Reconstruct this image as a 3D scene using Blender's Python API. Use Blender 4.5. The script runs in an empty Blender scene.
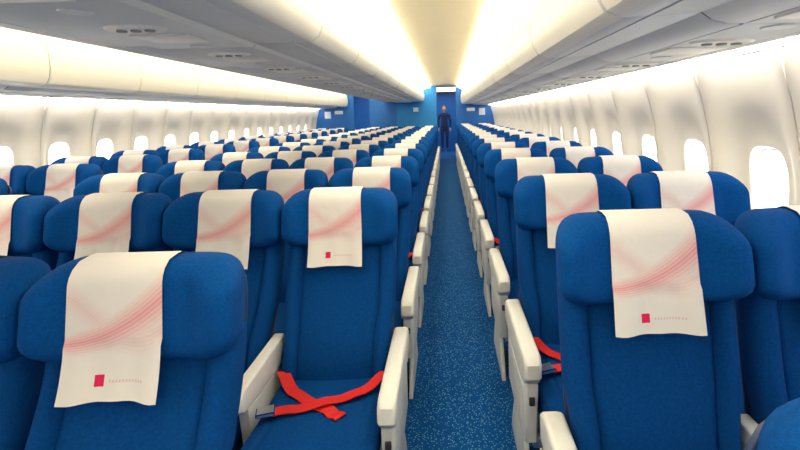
import bpy, bmesh, math, random
from mathutils import Vector, Matrix
random.seed(4)
S=bpy.context.scene
S.view_settings.view_transform='Standard'
S.view_settings.look='None'
S.view_settings.exposure=1.0
def lin(c):
    return tuple(((v/255)/12.92 if v/255<=0.04045 else (((v/255)+0.055)/1.055)**2.4) for v in c)
# ---------------------------------------------------------------- materials
def mat(name,rgb,rough=0.5,metal=0,noise=0.0,nscale=40,bump=0.0,bscale=300,emis=None,es=0,sheen=0,spec=0.5):
    m=bpy.data.materials.new(name); m.use_nodes=True
    nt=m.node_tree; b=nt.nodes['Principled BSDF']
    c=lin(rgb)
    b.inputs['Base Color'].default_value=(*c,1)
    b.inputs['Roughness'].default_value=rough
    b.inputs['Metallic'].default_value=metal
    b.inputs['Specular IOR Level'].default_value=spec
    if sheen: b.inputs['Sheen Weight'].default_value=sheen
    tc=nt.nodes.new('ShaderNodeTexCoord')
    if noise>0:
        n=nt.nodes.new('ShaderNodeTexNoise'); n.inputs['Scale'].default_value=nscale; n.inputs['Detail'].default_value=3
        nt.links.new(tc.outputs['Object'],n.inputs['Vector'])
        r=nt.nodes.new('ShaderNodeValToRGB')
        r.color_ramp.elements[0].position=0.3; r.color_ramp.elements[1].position=0.7
        r.color_ramp.elements[0].color=(*[v*(1-noise) for v in c],1)
        r.color_ramp.elements[1].color=(*[min(1,v*(1+noise)) for v in c],1)
        nt.links.new(n.outputs['Fac'],r.inputs['Fac']); nt.links.new(r.outputs['Color'],b.inputs['Base Color'])
    if bump>0:
        n=nt.nodes.new('ShaderNodeTexNoise'); n.inputs['Scale'].default_value=bscale
        nt.links.new(tc.outputs['Object'],n.inputs['Vector'])
        bp=nt.nodes.new('ShaderNodeBump'); bp.inputs['Strength'].default_value=bump; bp.inputs['Distance'].default_value=0.002
        nt.links.new(n.outputs['Fac'],bp.inputs['Height']); nt.links.new(bp.outputs['Normal'],b.inputs['Normal'])
    if emis:
        b.inputs['Emission Color'].default_value=(*lin(emis),1); b.inputs['Emission Strength'].default_value=es
    return m
M_FAB=mat('blue_fabric',(2,60,126),0.88,noise=0.16,nscale=140,bump=0.6,bscale=420,spec=0.08)
M_FAB2=mat('blue_fabric_headrest',(2,66,136),0.88,noise=0.14,nscale=140,bump=0.6,bscale=420,spec=0.08)
M_SHELL=mat('seat_shell_plastic',(16,44,88),0.5)
M_ARM=mat('armrest_plastic',(204,208,212),0.4,noise=0.03)
M_DARK=mat('dark_recess',(40,42,46),0.6)
M_SEAM=mat('dark_blue_seam',(3,30,76),0.9)
M_BELT=mat('red_webbing',(196,18,20),0.7,bump=0.5,bscale=400)
M_METAL=mat('brushed_metal',(190,192,196),0.3,metal=0.9)
M_WALL=mat('wall_panel_plastic',(242,238,230),0.45,noise=0.012,nscale=6)
M_BIN=mat('bin_plastic',(228,228,224),0.35,noise=0.012,nscale=4)
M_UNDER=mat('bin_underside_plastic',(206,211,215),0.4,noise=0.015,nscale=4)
M_CEIL=mat('ceiling_plastic',(248,238,212),0.5,noise=0.012,nscale=4)
M_GAP=mat('panel_gap',(112,114,116),0.7)
M_GREY=mat('grey_trim',(136,142,148),0.5)
M_PART=mat('blue_partition',(5,98,184),0.5,noise=0.04,nscale=8)
M_PART2=mat('cyan_partition',(10,124,204),0.5,noise=0.04,nscale=8)
M_SIGN=mat('placard_white',(215,225,235),0.4,noise=0.03)
M_COVE=mat('cove_light_warm',(255,244,220),0.5,emis=(255,239,202),es=4.0)
M_WCOVE=mat('sidewall_light',(255,250,240),0.5,emis=(255,244,224),es=6.0)
M_VEST=mat('vestibule_fill_glow',(255,250,240),0.5,emis=(255,245,228),es=1.2)  # glow for the added fill panel beyond the partitions, not a real fixture
M_WIN=mat('window_daylight',(255,255,255),0.3,emis=(245,250,255),es=2.6)
M_SKIN=mat('skin',(196,150,124),0.6,noise=0.04)
M_HAIR=mat('dark_hair',(50,34,24),0.6,noise=0.2)
M_UNI=mat('navy_uniform',(10,36,78),0.8,noise=0.08)
# carpet
def carpet():
    m=bpy.data.materials.new('speckled_blue_carpet'); m.use_nodes=True; nt=m.node_tree; b=nt.nodes['Principled BSDF']
    b.inputs['Roughness'].default_value=0.95; b.inputs['Specular IOR Level'].default_value=0.1
    tc=nt.nodes.new('ShaderNodeTexCoord')
    v=nt.nodes.new('ShaderNodeTexVoronoi'); v.inputs['Scale'].default_value=92
    nt.links.new(tc.outputs['Object'],v.inputs['Vector'])
    r=nt.nodes.new('ShaderNodeValToRGB'); r.color_ramp.elements[0].position=0.20; r.color_ramp.elements[1].position=0.32
    r.color_ramp.elements[0].color=(*lin((96,156,200)),1); r.color_ramp.elements[1].color=(*lin((3,72,142)),1)
    nt.links.new(v.outputs['Distance'],r.inputs['Fac'])
    n=nt.nodes.new('ShaderNodeTexNoise'); n.inputs['Scale'].default_value=140
    nt.links.new(tc.outputs['Object'],n.inputs['Vector'])
    mx=nt.nodes.new('ShaderNodeMixRGB'); mx.blend_type='MULTIPLY'; mx.inputs[0].default_value=0.3
    nt.links.new(r.outputs['Color'],mx.inputs[1]); nt.links.new(n.outputs['Fac'],mx.inputs[2])
    nt.links.new(mx.outputs[0],b.inputs['Base Color'])
    bp=nt.nodes.new('ShaderNodeBump'); bp.inputs['Strength'].default_value=0.5; bp.inputs['Distance'].default_value=0.003
    nt.links.new(n.outputs['Fac'],bp.inputs['Height']); nt.links.new(bp.outputs['Normal'],b.inputs['Normal'])
    return m
M_CARPET=carpet()
def cover_mat():
    m=bpy.data.materials.new('headrest_cover_print'); m.use_nodes=True; nt=m.node_tree; b=nt.nodes['Principled BSDF']
    b.inputs['Roughness'].default_value=0.8; b.inputs['Specular IOR Level'].default_value=0.1
    N=nt.nodes.new; L=nt.links.new
    uv=N('ShaderNodeUVMap'); sp=N('ShaderNodeSeparateXYZ'); L(uv.outputs[0],sp.inputs[0])
    U,V=sp.outputs[0],sp.outputs[1]
    def mth(op,a,c=None,d=None):
        n=N('ShaderNodeMath'); n.operation=op
        for i,x in enumerate((a,c,d)):
            if x is None: continue
            if isinstance(x,(int,float)): n.inputs[i].default_value=x
            else: L(x,n.inputs[i])
        return n.outputs[0]
    def between(x,a,c):
        return mth('MULTIPLY',mth('GREATER_THAN',x,a),mth('LESS_THAN',x,c))
    # swoosh rising to the right: curve c(U)=0.38+0.38*U^2
    cu=mth('ADD',0.40,mth('MULTIPLY',mth('MULTIPLY',U,U),0.34))
    d1=mth('SUBTRACT',V,cu)
    wdt=mth('ADD',0.07,mth('MULTIPLY',U,0.16))
    band=mth('SUBTRACT',1.0,mth('ABSOLUTE',mth('DIVIDE',d1,wdt))); band.node.use_clamp=True
    fr=mth('MULTIPLY',mth('DIVIDE',d1,wdt),34)
    lines=mth('MULTIPLY',mth('ADD',mth('SINE',fr),1.0),0.5)
    f1=mth('MULTIPLY',band,mth('ADD',0.50,mth('MULTIPLY',lines,0.35)))
    # second fainter counter swoosh
    cu2=mth('ADD',0.62,mth('MULTIPLY',mth('SINE',mth('ADD',mth('MULTIPLY',U,3.2),2.4)),0.20))
    d2=mth('SUBTRACT',V,cu2)
    b2=mth('SUBTRACT',1.0,mth('ABSOLUTE',mth('DIVIDE',d2,0.15))); b2.node.use_clamp=True
    l2=mth('MULTIPLY',mth('ADD',mth('SINE',mth('MULTIPLY',d2,210)),1.0),0.5)
    f2=mth('MULTIPLY',mth('MULTIPLY',b2,mth('ADD',0.5,mth('MULTIPLY',l2,0.4))),0.36)
    f=mth('MAXIMUM',f1,f2)
    f=mth('MULTIPLY',f,mth('LESS_THAN',V,1.0))
    mx=N('ShaderNodeMixRGB'); L(f,mx.inputs[0]); mx.inputs[1].default_value=(*lin((210,210,214)),1); mx.inputs[2].default_value=(*lin((206,112,130)),1)
    logo=mth('MULTIPLY',between(U,0.315,0.41),between(V,0.095,0.175))
    mx2=N('ShaderNodeMixRGB'); L(logo,mx2.inputs[0]); L(mx.outputs[0],mx2.inputs[1]); mx2.inputs[2].default_value=(*lin((200,36,88)),1)
    txt=mth('MULTIPLY',mth('MULTIPLY',between(U,0.45,0.82),between(V,0.12,0.14)),mth('GREATER_THAN',mth('SINE',mth('MULTIPLY',U,190)),-0.2))
    mx3=N('ShaderNodeMixRGB'); L(mth('MULTIPLY',txt,0.35),mx3.inputs[0]); L(mx2.outputs[0],mx3.inputs[1]); mx3.inputs[2].default_value=(*lin((180,90,110)),1)
    L(mx3.outputs[0],b.inputs['Base Color'])
    tc=N('ShaderNodeTexCoord'); nz=N('ShaderNodeTexNoise'); nz.inputs['Scale'].default_value=14; nz.inputs['Detail'].default_value=2
    L(tc.outputs['Object'],nz.inputs['Vector'])
    bp=N('ShaderNodeBump'); bp.inputs['Strength'].default_value=0.35; bp.inputs['Distance'].default_value=0.01
    L(nz.outputs['Fac'],bp.inputs['Height']); L(bp.outputs['Normal'],b.inputs['Normal'])
    return m
M_COVER=cover_mat()
# ---------------------------------------------------------------- helpers
def obj(name,bm,mats,smooth=None,parent=None):
    me=bpy.data.meshes.new(name)
    bmesh.ops.recalc_face_normals(bm,faces=[f for f in bm.faces if not f.tag])
    bm.to_mesh(me); bm.free()
    for m in mats: me.materials.append(m)
    o=bpy.data.objects.new(name,me); S.collection.objects.link(o)
    if smooth is not None:
        for p in me.polygons: p.use_smooth=True
        me.set_sharp_from_angle(angle=math.radians(smooth))
    if parent: o.parent=parent
    return o
def box(bm,x0,x1,y0,y1,z0,z1,mi=0,bev=0.0,seg=2):
    r=bmesh.ops.create_cube(bm,size=1)
    vs=r['verts']
    for v in vs:
        v.co=Vector(((x0+x1)/2+v.co.x*(x1-x0),(y0+y1)/2+v.co.y*(y1-y0),(z0+z1)/2+v.co.z*(z1-z0)))
    fs=set(f for v in vs for f in v.link_faces)
    for f in fs: f.material_index=mi
    if bev>0:
        es=list(set(e for v in vs for e in v.link_edges))
        rr=bmesh.ops.bevel(bm,geom=es,offset=bev,segments=seg,profile=0.5,affect='EDGES')
        for f in rr['faces']: f.material_index=mi
def prism(bm,prof,x0,x1,mi=0,bev=0.0,seg=3,axis='x'):
    def P(t,a,z): return (t,a,z) if axis=='x' else (a,t,z)
    A=[bm.verts.new(P(x0,a,z)) for a,z in prof]; B=[bm.verts.new(P(x1,a,z)) for a,z in prof]
    n=len(prof); fs=[bm.faces.new(A),bm.faces.new(B[::-1])]
    for i in range(n): fs.append(bm.faces.new((A[i],A[(i+1)%n],B[(i+1)%n],B[i])))
    for f in fs: f.material_index=mi
    if bev>0:
        bmesh.ops.recalc_face_normals(bm,faces=fs)
        es=list(set(fs[0].edges)|set(fs[1].edges))
        rr=bmesh.ops.bevel(bm,geom=es,offset=bev,segments=seg,profile=0.5,affect='EDGES')
        for f in rr['faces']: f.material_index=mi
def loft(bm,rings,mi=0,mif=None):
    R=[[bm.verts.new(p) for p in r] for r in rings]
    n=len(R[0])
    for a in range(len(R)-1):
        for i in range(n):
            f=bm.faces.new((R[a][i],R[a][(i+1)%n],R[a+1][(i+1)%n],R[a+1][i]))
            f.material_index=mi if mif is None else mif(a,i)
    bm.faces.new(R[0][::-1]).material_index=mi; bm.faces.new(R[-1]).material_index=mi
def sm(a,b,x):
    t=max(0,min(1,(x-a)/(b-a))); return t*t*(3-2*t)
NF=52
def ringpts(p=4):
    out=[]
    for i in range(NF+1):
        th=-math.pi/2+math.pi*i/NF; s=math.sin(th); s=math.copysign(abs(s)**0.85,s)
        out.append((s,-1,(max(0,1-abs(s)**p))**(1/p)))
    for i in range(1,16):
        th=math.pi/2-math.pi*i/16; s=math.sin(th)
        out.append((s,1,(max(0,1-abs(s)**p))**(1/p)))
    return out
RP=ringpts(4)
def yc(z): return (z-1.0)*0.22+0.065
HZ0,HZ1,HW,HD=0.905,1.128,0.246,0.064
def rnd(d,r):
    if d>=r: return 0
    return r*(1-math.sqrt(max(0,1-((r-d)/r)**2)))
def wing(s,z): return 0.056*sm(0.5,0.92,abs(s))*sm(HZ0-0.02,HZ0+0.06,z)*sm(HZ1+0.01,HZ1-0.08,z)
def hprof(z):
    return HW-rnd(HZ1-z,0.085)-rnd(z-HZ0,0.06), HD-rnd(HZ1-z,0.05)-rnd(z-HZ0,0.038)
def head_front(x,z):
    hw,hd=hprof(z)
    s=max(-1,min(1,x/hw))
    e=(max(0,1-abs(s)**4))**0.25
    return yc(z)-0.035-hd*e-wing(s,z)
# ---------------------------------------------------------------- seat mesh
SEATM=[M_FAB,M_FAB2,M_SEAM,M_SHELL,M_ARM,M_DARK,M_BELT,M_METAL,M_COVER]
def seat_mesh(left,right,low,off,belt):
    bm=bmesh.new(); uvl=bm.loops.layers.uv.new('UVMap')
    rings=[]
    zs=[0.36,0.37,0.39,0.43]+[0.48+0.05*i for i in range(9)]+[0.925,0.94]
    for z in zs:
        hw=0.214+0.016*sm(0.58,0.70,z)-rnd(z-0.36,0.03)-rnd(0.95-z,0.02)
        hd=0.055-rnd(z-0.36,0.03)
        r=[]
        for s,side,e in RP:
            x=s*hw
            y=yc(z)+side*hd*e
            if side<0:
                y-=0.032*sm(0.62,0.86,abs(s))*min(1,e*1.3)
                y+=0.018*math.exp(-((abs(s)-0.70)/0.03)**2)
                y-=0.018*math.exp(-((z-0.56)/0.10)**2)*(1-s*s)
            r.append((x,y,z))
        rings.append(r)
    loft(bm,rings,0)
    rings=[]
    for z in [0.34,0.35,0.40,0.6,0.8,0.95,1.01,1.045,1.065,1.07]:
        hw=0.220-rnd(1.075-z,0.05)-rnd(z-0.33,0.03)
        rings.append([(s*hw, yc(z)+0.040+ (0.018*e if side>0 else -0.006*e),z) for s,side,e in RP])
    loft(bm,rings,3)
    for (z0,z1,w,t,mi) in ((0.70,0.93,0.19,0.022,4),(0.42,0.64,0.18,0.018,0)):
        prof=[(yc(z0)+0.050,z0),(yc(z0)+0.058+t,z0),(yc(z1)+0.058+t,z1),(yc(z1)+0.050,z1)]
        prism(bm,prof,-w,w,mi,bev=0.006,seg=2)
    rings=[]
    zz=[0,0.002,0.006,0.014,0.026,0.042,0.06,0.085,0.11,0.13,0.148,0.163,0.177,0.190,0.201,0.210,0.217,0.2212,0.2228]
    for dz in zz:
        z=HZ0+dz
        hw,hd=hprof(z)
        r=[]
        for s,side,e in RP:
            if side<0: y=head_front(s*hw,z)
            else:
                y=yc(z)-0.03+hd*e
                y-=wing(s,z)*sm(0.9,1.0,abs(s))
            r.append((s*hw,y,z))
        rings.append(r)
    loft(bm,rings,1)
    # cloth cover
    cw=0.110; path=[]
    zb=0.842
    for i in range(22):
        z=zb+(HZ1-0.004-zb)*i/21
        path.append(('f',z,i/21))
    for j,yy in enumerate((-0.012,0.0,0.012)): path.append(('t',yy,1.0+0.03*(j+1)))
    for i in range(5): path.append(('b',HZ1-0.01-0.035*i,1.12+0.1*i))
    NX=16; G=[]
    for kind,a,v in path:
        row=[]
        for i in range(NX+1):
            u=i/NX; x=-cw+2*cw*u
            if kind=='f':
                x*=1.0+0.04*(1-v)
                x+=off*(1-0.25*(1-v))
                z=a; zc=max(z,HZ0+0.045)
                y=head_front(x,zc)+ (z-zc)*0.22-0.006
                if z<HZ0+0.045:
                    y-=0.009*math.sin(u*7+1)*(1-v)+0.004*math.sin(u*15)*(1-v)
                z=z+0.006*sm(HZ1-0.05,HZ1,z)
            elif kind=='t':
                x+=off; z=HZ1+0.006; y=yc(HZ1)-0.03+a
            else:
                x+=off; z=a; hd=hprof(z)[1]; y=yc(z)-0.03+hd+0.008
            vv=bm.verts.new((x,y,z)); row.append((vv,u,v))
        G.append(row)
    for j in range(len(G)-1):
        for i in range(NX):
            q=[G[j][i],G[j][i+1],G[j+1][i+1],G[j+1][i]]
            f=bm.faces.new([t[0] for t in q]); f.material_index=8; f.tag=True
            for lp,t in zip(f.loops,q): lp[uvl].uv=(t[1],t[2])
    # seat cushion
    rings=[]
    for y in [-0.585,-0.583,-0.575,-0.56,-0.54,-0.50,-0.44,-0.36,-0.28,-0.2,-0.12,-0.08]:
        d=y+0.586
        hw=0.216-rnd(d,0.05)*0.6
        zt=0.445-rnd(d,0.06)*0.9+0.012*math.exp(-((y+0.48)/0.07)**2); zb2=0.30+rnd(d,0.04)*0.6
        zc=(zt+zb2)/2; h=(zt-zb2)/2
        r=[]
        for s,side,e in RP:
            z=zc-side*h*e
            if side<0: z-=0.012*(1-s*s)+0.008*math.exp(-((abs(s)-0.72)/0.03)**2)
            r.append((s*hw,y,z))
        rings.append(r)
    loft(bm,rings,0)
    box(bm,-0.20,0.20,-0.52,0.0,0.25,0.305,3,0.01)
    for y in (-0.42,-0.12):
        box(bm,-0.245,0.245,y-0.02,y+0.02,0.215,0.255,7,0.006)
    for x in (-0.15,0.15):
        prism(bm,[(-0.46,0.0),(-0.42,0.0),(-0.36,0.22),(-0.42,0.22)],x-0.012,x+0.012,7)
        prism(bm,[(-0.06,0.0),(0.02,0.0),(-0.10,0.22),(-0.15,0.22)],x-0.012,x+0.012,7)
        box(bm,x-0.02,x+0.02,-0.48,0.04,0.0,0.02,7,0.004)
    def arm(side,kind):
        c=side*0.25
        if kind=='mid':
            w=0.024
            prism(bm,[(-0.02,0.47),(-0.40,0.49),(-0.43,0.515),(-0.43,0.555),(-0.41,0.58),(-0.02,0.585)],c-w,c+w,4,0.010)
            prism(bm,[(-0.04,0.26),(-0.34,0.26),(-0.36,0.48),(-0.04,0.465)],c-0.018,c+0.018,4,0.005)
        else:
            w=0.031; c=side*0.254
            prism(bm,[(0.03,0.49),(-0.10,0.475),(-0.40,0.465),(-0.47,0.48),(-0.50,0.51),(-0.50,0.56),(-0.47,0.585),(0.00,0.59),(0.04,0.565)],c-w,c+w,4,0.014,4)
            prism(bm,[(-0.02,0.24),(-0.40,0.22),(-0.455,0.25),(-0.475,0.48),(0.0,0.48)],c-0.022,c+0.022,4,0.008)
            prism(bm,[(-0.08,0.30),(-0.38,0.29),(-0.41,0.44),(-0.06,0.44)],c+side*0.020-0.004,c+side*0.020+0.004,4,0.002)
            box(bm,c-0.010,c+0.010,-0.478,-0.455,0.40,0.43,5,0.003)
            prism(bm,[(0.0,0.0),(-0.44,0.0),(-0.42,0.05),(-0.30,0.24),(-0.12,0.24),(-0.02,0.05)],c-0.010,c+0.010,4,0.004)
    if left: arm(-1,left)
    if right: arm(1,right)
    if belt:
        def ztop(x,y): 
            s=max(-1,min(1,x/0.216)); return 0.445+0.012*math.exp(-((y+0.48)/0.07)**2)-0.012*(1-s*s)
        def ribbon(pts,w,lift):
            pts2=[]
            for k in range(len(pts)-1):
                for j in range(8):
                    t=j/8; pts2.append((pts[k][0]*(1-t)+pts[k+1][0]*t,pts[k][1]*(1-t)+pts[k+1][1]*t,pts[k][2]*(1-t)+pts[k+1][2]*t))
            pts2.append(pts[-1])
            T=[];n=len(pts2)
            for k in range(n):
                a=Vector(pts2[max(0,k-1)]);b=Vector(pts2[min(n-1,k+1)]); d=(b-a); d.z=0; d.normalize()
                pr=Vector((-d.y,d.x,0))*w/2; c=Vector(pts2[k])
                row=[]
                for q in (-1,1):
                    p=c+pr*q; zt=ztop(p.x,p.y)+lift+c.z+0.004*math.sin(k*0.9)
                    row.append((p.x,p.y,zt))
                T.append([row[0],row[1],(row[1][0],row[1][1],row[1][2]-0.004),(row[0][0],row[0][1],row[0][2]-0.004)])
            loft(bm,T,6)
        ribbon([(-0.200,-0.12,0.03),(-0.13,-0.21,0.0),(0.03,-0.32,0.0),(0.08,-0.36,0.0)],0.046,0.008)
        ribbon([(0.205,-0.14,0.02),(0.13,-0.23,0.004),(0.0,-0.29,0.008),(-0.16,-0.34,0.0)],0.046,0.014)
        r=bmesh.ops.create_cube(bm,size=1); vs=r['verts']
        for v in vs: v.co=Vector((v.co.x*0.062,v.co.y*0.052,v.co.z*0.016))
        bmesh.ops.rotate(bm,verts=vs,matrix=Matrix.Rotation(0.3,3,'Z'))
        bmesh.ops.translate(bm,verts=vs,vec=(-0.180,-0.348,ztop(-0.17,-0.35)+0.022))
        for f in set(f for v in vs for f in v.link_faces): f.material_index=7
        bmesh.ops.bevel(bm,geom=list(set(e for v in vs for e in v.link_edges)),offset=0.004,segments=2,affect='EDGES')
    bmesh.ops.recalc_face_normals(bm,faces=[f for f in bm.faces if not f.tag])
    if low:
        for v in bm.verts:
            z=v.co.z; v.co.z=z*(0.89+0.078*sm(0.5,1.1,z)); v.co.y-=0.14*sm(0.95,0.45,z)
    me=bpy.data.meshes.new('passenger_seat'); bm.to_mesh(me); bm.free()
    for m in SEATM: me.materials.append(m)
    for p in me.polygons: p.use_smooth=True
    me.set_sharp_from_angle(angle=math.radians(42))
    return me
SM={}
def seat(x,y,l,r,low=False,off=0.0,belt=True,zs=1.0):
    k=(l,r,low,off,belt)
    if k not in SM: SM[k]=seat_mesh(*k)
    o=bpy.data.objects.new('passenger_seat',SM[k]); S.collection.objects.link(o)
    o.location=(x,y,0); o.scale=(1,1,zs)
    return o
P=0.79
for k in range(15):
    y=2.0+P*k
    for j,(x,l,r) in enumerate(((-0.462,'mid','aisle'),(-0.962,'mid',None),(-1.462,'mid',None),(-1.962,'aisle',None))):
        off=-0.012 if (j+k)%3==0 else (0.010 if (j+k)%3==1 else 0.0)
        if k==0 and j==0: off=-0.022
        seat(x,y,l,r,True,off,belt=(j==0 and k%2==0))
    seat(-2.938,y,'mid','aisle',True,0.0,False); seat(-3.438,y,'mid',None,True,0.0,False)
for j,(x,l,r) in enumerate(((-0.757,'mid','aisle'),(-1.257,'mid',None),(-1.757,'aisle',None))): seat(x,1.10,l,r,True,-0.036 if j==0 else 0.0,False,0.982)
for k in range(-2,15):
    y=2.0+P*k
    if k==-2: y-=0.07
    seat(0.528,y,'aisle','mid',False,0.0,k%2==0); seat(1.028,y,None,'mid',False,0.010 if k%2 else -0.012,False)
    if -1<=k<0: seat(-2.938,y,'mid','aisle',True,0.0,False); seat(-3.438,y,'mid',None,True,0.0,False)
# ---------------------------------------------------------------- shell
CX=-1.205; Y0=-3.0; YB=13.95; Y1=19.0
def mx(x): return 2*CX-x
def wallx(z): return 1.475-0.25*(z-0.9)**2
bm=bmesh.new(); box(bm,mx(1.50),1.50,Y0,Y1,-0.05,0,0); obj('floor',bm,[M_CARPET])
PW=0.64; WZ=1.03; PZ0,PZ1=0.0,1.640
def wall(name,mir):
    bm=bmesh.new(); wins=[]
    def T(x,y,z): return (mx(x) if mir else x,y,z)
    n=64
    k=0; yc0=2.18-PW*8
    while yc0+PW*k-PW/2<Y1-0.1:
        cy=yc0+PW*k; k+=1
        haswin = (cy<YB-0.3 )
        rings=[]
        hw,hh=PW/2-0.004,(PZ1-PZ0)/2; cz=(PZ0+PZ1)/2
        wa,wb=0.135,0.195
        def outer(t):
            c,s=math.cos(t),math.sin(t)
            m=max(abs(c),abs(s)); return (c/m*hw, s/m*hh)
        def inner(t,a,b):
            c,s=math.cos(t),math.sin(t); p=3.2
            rr=(abs(c)**p+abs(s)**p)**(-1/p); return (c*rr*a,s*rr*b)
        ang=[2*math.pi*i/n+math.pi/n for i in range(n)]
        ro=[]
        for t in ang:
            u,v=outer(t); ro.append(T(wallx(cz+v)+0.03,cy+u,cz+v))
        rings.append(ro)
        for f in [0,0.02,0.06,0.12,0.2,0.3,0.4,0.5,0.6,0.7,0.8,0.88,0.94,1.0]:
            r=[]
            for t in ang:
                u0,v0=outer(t); u1,v1=inner(t,wa,wb); v1+=WZ-cz
                u=u0*(1-f)+u1*f; v=v0*(1-f)+v1*f; z=cz+v
                rad=math.hypot(u/0.27,(z-WZ)/0.40)
                rec=0.034*sm(1.05,0.62,rad)
                rib=-0.045*sm(0.45,1.0,abs(u)/hw)*sm(0.2,0.7,z)
                r.append(T(wallx(z)+rec+rib,cy+u,z))
            rings.append(r)
        if haswin:
            for (a,b,dx) in ((wa-0.006,wb-0.006,0.038),(wa-0.016,wb-0.016,0.056),(wa-0.022,wb-0.022,0.058)):
                rings.append([T(wallx(WZ)+dx,cy+inner(t,a,b)[0],WZ+inner(t,a,b)[1]) for t in ang])
        R=[[bm.verts.new(p) for p in r] for r in rings]
        for a in range(len(R)-1):
            for i in range(n): bm.faces.new((R[a][i],R[a][(i+1)%n],R[a+1][(i+1)%n],R[a+1][i]))
        if haswin: wins.append(cy)
        else: bm.faces.new(R[-1])
    pts=[(wallx(z)+0.075,z) for z in [0,0.3,0.6,0.9,1.2,1.5,1.64]]
    A=[bm.verts.new(T(x,Y0,z)) for x,z in pts];B=[bm.verts.new(T(x,Y1,z)) for x,z in pts]
    for i in range(len(pts)-1): bm.faces.new((A[i],A[i+1],B[i+1],B[i]))
    obj(name,bm,[M_WALL],smooth=50)
    return wins,T
wn=1
for nm,mir in (('wall_right',False),('wall_left',True)):
    wins,T=wall(nm,mir)
    for cy in wins:
        bm=bmesh.new(); n=32; vs=[]; v2=[]
        for i in range(n):
            t=2*math.pi*i/n; c,s=math.cos(t),math.sin(t); rr=(abs(c)**3.2+abs(s)**3.2)**(-1/3.2)
            vs.append(bm.verts.new(T(wallx(WZ)+0.056,cy+c*rr*0.115,WZ+s*rr*0.175)))
            v2.append(bm.verts.new(T(wallx(WZ)+0.064,cy+c*rr*0.115,WZ+s*rr*0.175)))
        bm.faces.new(vs); bm.faces.new(v2[::-1])
        for i in range(n): bm.faces.new((vs[i],vs[(i+1)%n],v2[(i+1)%n],v2[i]))
        obj('window_%d'%wn,bm,[M_WIN]); wn+=1
bm=bmesh.new(); box(bm,mx(1.56),1.56,Y0-0.05,Y0,0,2.3); obj('wall_front',bm,[M_WALL])
bm=bmesh.new(); box(bm,mx(1.56),1.56,Y1,Y1+0.05,0,2.3)
obj('wall_back',bm,[M_BIN])
# ---------------------------------------------------------------- overhead bins
def bins(name,prof,under,y0,y1,seglen=1.02,mir=False,ph=0.35):
    bm=bmesh.new()
    pr=[((mx(x) if mir else x),z) for x,z in prof]
    n=len(pr); y=y0+ph-seglen
    cx=sum(p[0] for p in pr)/n; cz=sum(p[1] for p in pr)/n
    while y<y1:
        a=max(y,y0)+0.005; b=min(y+seglen,y1)-0.005; y+=seglen
        if b-a<0.05: continue
        def ring(yy,k):
            return [bm.verts.new((x+(cx-x)*k*0.02,yy,z+(cz-z)*k*0.06)) for x,z in pr]
        Rs=[ring(a,1),ring(a+0.008,0),ring(b-0.008,0),ring(b,1)]
        for r in range(3):
            for i in range(n):
                f=bm.faces.new((Rs[r][i],Rs[r][(i+1)%n],Rs[r+1][(i+1)%n],Rs[r+1][i]))
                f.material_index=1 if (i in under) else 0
        bm.faces.new(Rs[0][::-1]); bm.faces.new(Rs[-1])
    o=obj(name,bm,[M_BIN,M_UNDER,M_GAP],smooth=35)
    bm=bmesh.new()
    pi=[(x+(cx-x)*0.03,z+(cz-z)*0.08) for x,z in pr]
    prism(bm,pi,y0+0.02,y1-0.02,0,axis='y')
    obj('bin_core',bm,[M_GAP],parent=o)
    return o
side=[(0.49,2.10),(0.462,2.02),(0.445,1.92),(0.442,1.82),(0.455,1.74),(0.48,1.70),(0.53,1.680),
      (0.60,1.683),(0.603,1.690),(0.609,1.690),(0.612,1.683),
      (0.76,1.690),(0.79,1.668),(0.84,1.656),
      (0.885,1.655),(0.888,1.662),(0.894,1.662),(0.897,1.655),
      (1.165,1.651),(1.168,1.660),(1.174,1.660),(1.177,1.651),
      (1.225,1.650),(1.24,1.668),(1.45,1.672),(1.45,2.12)]
und=set(range(6,22))
YE=YB-0.08
bR=bins('overhead_bin',side,und,Y0,YE)
bL=bins('overhead_bin',side,und,Y0,YE,mir=True)
ch=[(-0.66,2.12),(-0.628,2.04),(-0.612,1.95),(-0.615,1.87),(-0.635,1.82),(-0.68,1.79),(-0.76,1.790),(-0.763,1.798),(-0.769,1.798),(-0.772,1.79),(-0.96,1.790),(-0.975,1.772)]
ce=ch+[(mx(x),z) for x,z in ch[::-1]]
bC=bins('overhead_bin',ce,set(range(5,18)),Y0,YE)
def psu(par,xc,zf,mir,ys):
    bm=bmesh.new()
    for y in ys:
        def X(x): return mx(x) if mir else x
        for (dx,dy,rx,ry,h,mi) in ((0,0,0.12,0.075,0.010,0),(-0.055,0,0.020,0.020,0.016,1),(0.0,0,0.020,0.020,0.016,1),(0.055,0,0.020,0.020,0.016,1),(0.0,-0.30,0.05,0.05,0.006,2)):
            r=bmesh.ops.create_cone(bm,cap_ends=True,segments=28,radius1=1,radius2=0.92,depth=1)
            for v in r['verts']:
                v.co=Vector((X(xc+dx)+v.co.x*rx,y+dy+v.co.y*ry,zf-h/2-v.co.z*h+0.001))
            for f in set(f for v in r['verts'] for f in v.link_faces): f.material_index=mi
        box(bm,min(X(xc-0.12),X(xc+0.12)),max(X(xc-0.12),X(xc+0.12)),y+0.14,y+0.34,zf-0.006,zf+0.004,0,0.002)
    obj('service_unit',bm,[M_BIN,M_GREY,M_UNDER],smooth=40,parent=par)
ys=[0.2+P*k for k in range(-3,17)]
psu(bR,1.03,1.654,False,ys); psu(bL,1.03,1.654,True,ys)
psu(bC,-1.20,1.772,False,[y+0.1 for y in ys])
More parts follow.
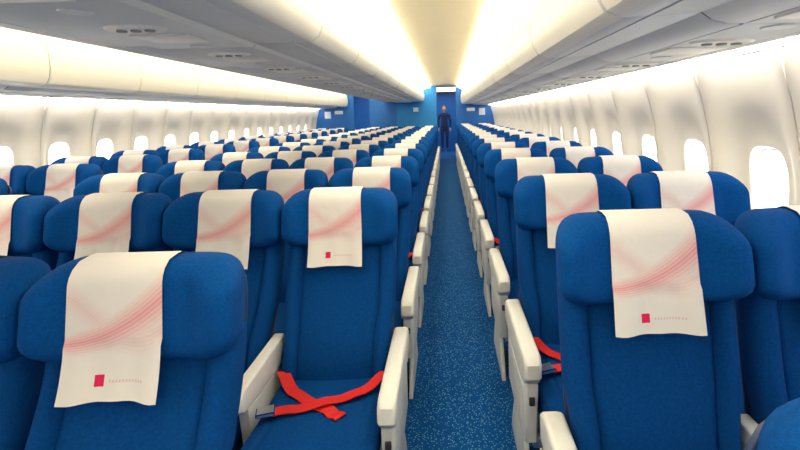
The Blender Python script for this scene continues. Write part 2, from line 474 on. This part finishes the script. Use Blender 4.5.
# ---------------------------------------------------------------- ceiling (aisles), recessed above the coves
def ceil(mir):
    bm=bmesh.new()
    def X(x): return mx(x) if mir else x
    prof=[(0.36,2.228),(0.30,2.238),(0.15,2.252),(-0.05,2.256),(-0.25,2.252),(-0.39,2.238),(-0.45,2.228)]
    top=[(-0.45,2.268),(0.36,2.268)]
    y=Y0+0.1
    while y<YB:
        b=min(y+1.58,YB)
        prism(bm,[(X(x),z) for x,z in prof+top],y+0.004,b-0.004,0,axis='y')
        y+=1.58
    return bm
bm=ceil(False)
b2=ceil(True); me=bpy.data.meshes.new('t'); b2.to_mesh(me); b2.free(); bm.from_mesh(me)
box(bm,mx(1.5),1.5,Y0,Y1,2.27,2.31,0)
obj('ceiling',bm,[M_CEIL],smooth=40)
for mir in (False,True):
    def X(x): return mx(x) if mir else x
    for prof in ([(0.49,2.115),(0.42,2.160),(0.345,2.185),(0.335,2.192),(0.335,2.226),(0.52,2.226)],[(-0.66,2.125),(-0.55,2.168),(-0.435,2.185),(-0.425,2.192),(-0.425,2.226),(-0.69,2.226)]):
        bm=bmesh.new(); prism(bm,[(X(x),z) for x,z in prof],Y0+0.05,YB-0.1,0,axis='y'); obj('ceiling_cove_light',bm,[M_COVE],smooth=60)
    bm=bmesh.new()
    prism(bm,[(X(x),z) for x,z in [(1.245,1.648),(1.330,1.645),(1.330,1.66),(1.245,1.662)]],Y0+0.05,YB-0.1,0,axis='y'); obj('sidewall_light_strip',bm,[M_WCOVE])
# ---------------------------------------------------------------- partitions at far end
bm=bmesh.new()
box(bm,-2.25,-1.45,YB,YB+0.06,0,1.95,0,0.004); box(bm,-1.45,-0.27,YB-0.06,YB+0.9,0,2.26,1,0.004)
box(bm,-0.95,-0.80,YB-0.07,YB-0.06,1.50,1.62,2); 
obj('cabin_partition',bm,[M_PART,M_PART2,M_SIGN])
for mir in (False,True):
    def X(x): return mx(x) if mir else x
    bm=bmesh.new()
    x0,x1=sorted((X(0.30),X(1.48))); box(bm,x0,x1,YB,YB+0.05,0,2.26,0,0.004)
    x0,x1=sorted((X(0.62),X(0.86))); box(bm,x0,x1,YB-0.012,YB,1.48,1.58,1)
    x0,x1=sorted((X(0.98),X(1.16))); box(bm,x0,x1,YB-0.012,YB,1.36,1.56,1)
    obj('cabin_partition',bm,[M_PART,M_SIGN])
bm=bmesh.new(); box(bm,mx(1.3),1.3,Y1-0.5,Y1-0.45,0,2.2,0,0.005)
for x in (-0.55,0.55): box(bm,x-0.01,x+0.01,Y1-0.51,Y1-0.5,0.1,2.1,1,0.002)
obj('cabin_partition',bm,[M_PART,M_GREY])
bm=bmesh.new(); box(bm,-3.6,1.2,15.4,18.0,2.255,2.268,0); obj('vestibule_fill_panel',bm,[M_VEST])  # added glowing panel that brightens the dark gap behind the partitions
# ---------------------------------------------------------------- crew member
def person(px,py):
    e=bpy.data.objects.new('cabin_crew_member',None); S.collection.objects.link(e); e.location=(px,py,0)
    def skin(name,pts,edges,m):
        me=bpy.data.meshes.new(name); me.from_pydata([p[:3] for p in pts],edges,[])
        o=bpy.data.objects.new(name,me); S.collection.objects.link(o); o.parent=e
        me.materials.append(m)
        md=o.modifiers.new('s','SKIN'); md.use_smooth_shade=True
        for i,p in enumerate(pts):
            rx=p[3]; ry=p[4] if len(p)>4 else rx
            me.skin_vertices[0].data[i].radius=(rx,ry)
        me.skin_vertices[0].data[0].use_root=True
        sd=o.modifiers.new('ss','SUBSURF'); sd.levels=1; sd.render_levels=2
        return o
    body=[(0,0,0.93,.15,.10),(0,0,1.10,.125,.09),(0,0,1.28,.15,.10),(0,0,1.40,.12,.085),(0,0,1.47,.05,.05),
      (.18,0,1.38,.05),(.23,.01,1.12,.042),(.22,-.04,.90,.032),(-.18,0,1.38,.05),(-.23,.01,1.12,.042),(-.22,-.04,.90,.032),
      (.09,0,.84,.085),(.09,-.01,.48,.058),(.09,.01,.10,.04),(-.09,0,.84,.085),(-.09,-.01,.48,.058),(-.09,.01,.10,.04)]
    skin('uniform',body,[(0,1),(1,2),(2,3),(3,4),(3,5),(5,6),(6,7),(3,8),(8,9),(9,10),(0,11),(11,12),(12,13),(0,14),(14,15),(15,16)],M_UNI)
    for sx in (-1,1):
        skin('shoe',[(sx*.09,.04,.045,.04,.04),(sx*.09,-.08,.04,.042,.035),(sx*.09,-.16,.03,.035,.025)],[(0,1),(1,2)],M_DARK)
        skin('hand',[(sx*.22,-.04,.89,.026,.02),(sx*.22,-.05,.82,.036,.018),(sx*.22,-.055,.80,.034,.016)],[(0,1),(1,2)],M_SKIN)
        for j in range(4):
            skin('finger',[(sx*.22,-.08+.018*j,.80,.009),(sx*.218,-.082+.018*j,.76,.009),(sx*.212,-.08+.018*j,.725+.006*abs(j-1),.008)],[(0,1),(1,2)],M_SKIN)
        skin('thumb',[(sx*.215,-.07,.85,.011),(sx*.21,-.10,.82,.010),(sx*.207,-.105,.79,.009)],[(0,1),(1,2)],M_SKIN)
    skin('neck',[(0,0,1.44,.05),(0,-.005,1.53,.047)],[(0,1)],M_SKIN)
    def ell(name,c,r,m):
        bm=bmesh.new(); bmesh.ops.create_uvsphere(bm,u_segments=20,v_segments=14,radius=1)
        for v in bm.verts: v.co=Vector((c[0]+v.co.x*r[0],c[1]+v.co.y*r[1],c[2]+v.co.z*r[2]))
        return obj(name,bm,[m],smooth=180,parent=e)
    bm=bmesh.new(); bmesh.ops.create_uvsphere(bm,u_segments=24,v_segments=18,radius=1)
    for v in bm.verts:
        t=v.co.z; k=1-0.25*max(0,-t)
        v.co=Vector((v.co.x*.074*k,v.co.y*.092*k-.01,1.60+t*.115))
        if v.co.y<-.07 and abs(v.co.x)<.016 and -.03<v.co.z-1.59<.02: v.co.y-=.018
    obj('head',bm,[M_SKIN],smooth=180,parent=e)
    ell('hair',(0,.018,1.635),(.082,.092,.092),M_HAIR); ell('hair_bun',(0,.11,1.60),(.035,.035,.035),M_HAIR)
    for sx in (-1,1):
        ell('eye',(sx*.03,-.088,1.605),(.011,.008,.007),M_DARK); ell('ear',(sx*.076,-.005,1.595),(.008,.018,.03),M_SKIN)
    ell('mouth',(0,-.088,1.545),(.022,.008,.006),M_BELT)
person(-0.06,17.9)
# ---------------------------------------------------------------- world + camera
w=bpy.data.worlds.new('world'); S.world=w; w.use_nodes=True
bg=w.node_tree.nodes['Background']; sky=w.node_tree.nodes.new('ShaderNodeTexSky'); sky.sky_type='HOSEK_WILKIE'
w.node_tree.links.new(sky.outputs[0],bg.inputs[0]); bg.inputs[1].default_value=0.5
F=470.0; PITCH=6.0; ROLL=-1.4; HX,HY=447,114
cam=bpy.data.cameras.new('camera'); co=bpy.data.objects.new('camera',cam); S.collection.objects.link(co); S.camera=co
cam.sensor_width=36; cam.lens=F/800*36; cam.clip_start=0.02
cam.shift_x=-(HX-400)/800
cam.shift_y=-((225-HY)-F*math.tan(math.radians(PITCH)))/800
co.matrix_world=Matrix.Translation((0,0,1.41))@Matrix.Rotation(math.radians(90-PITCH),4,'X')@Matrix.Rotation(math.radians(ROLL),4,'Z')
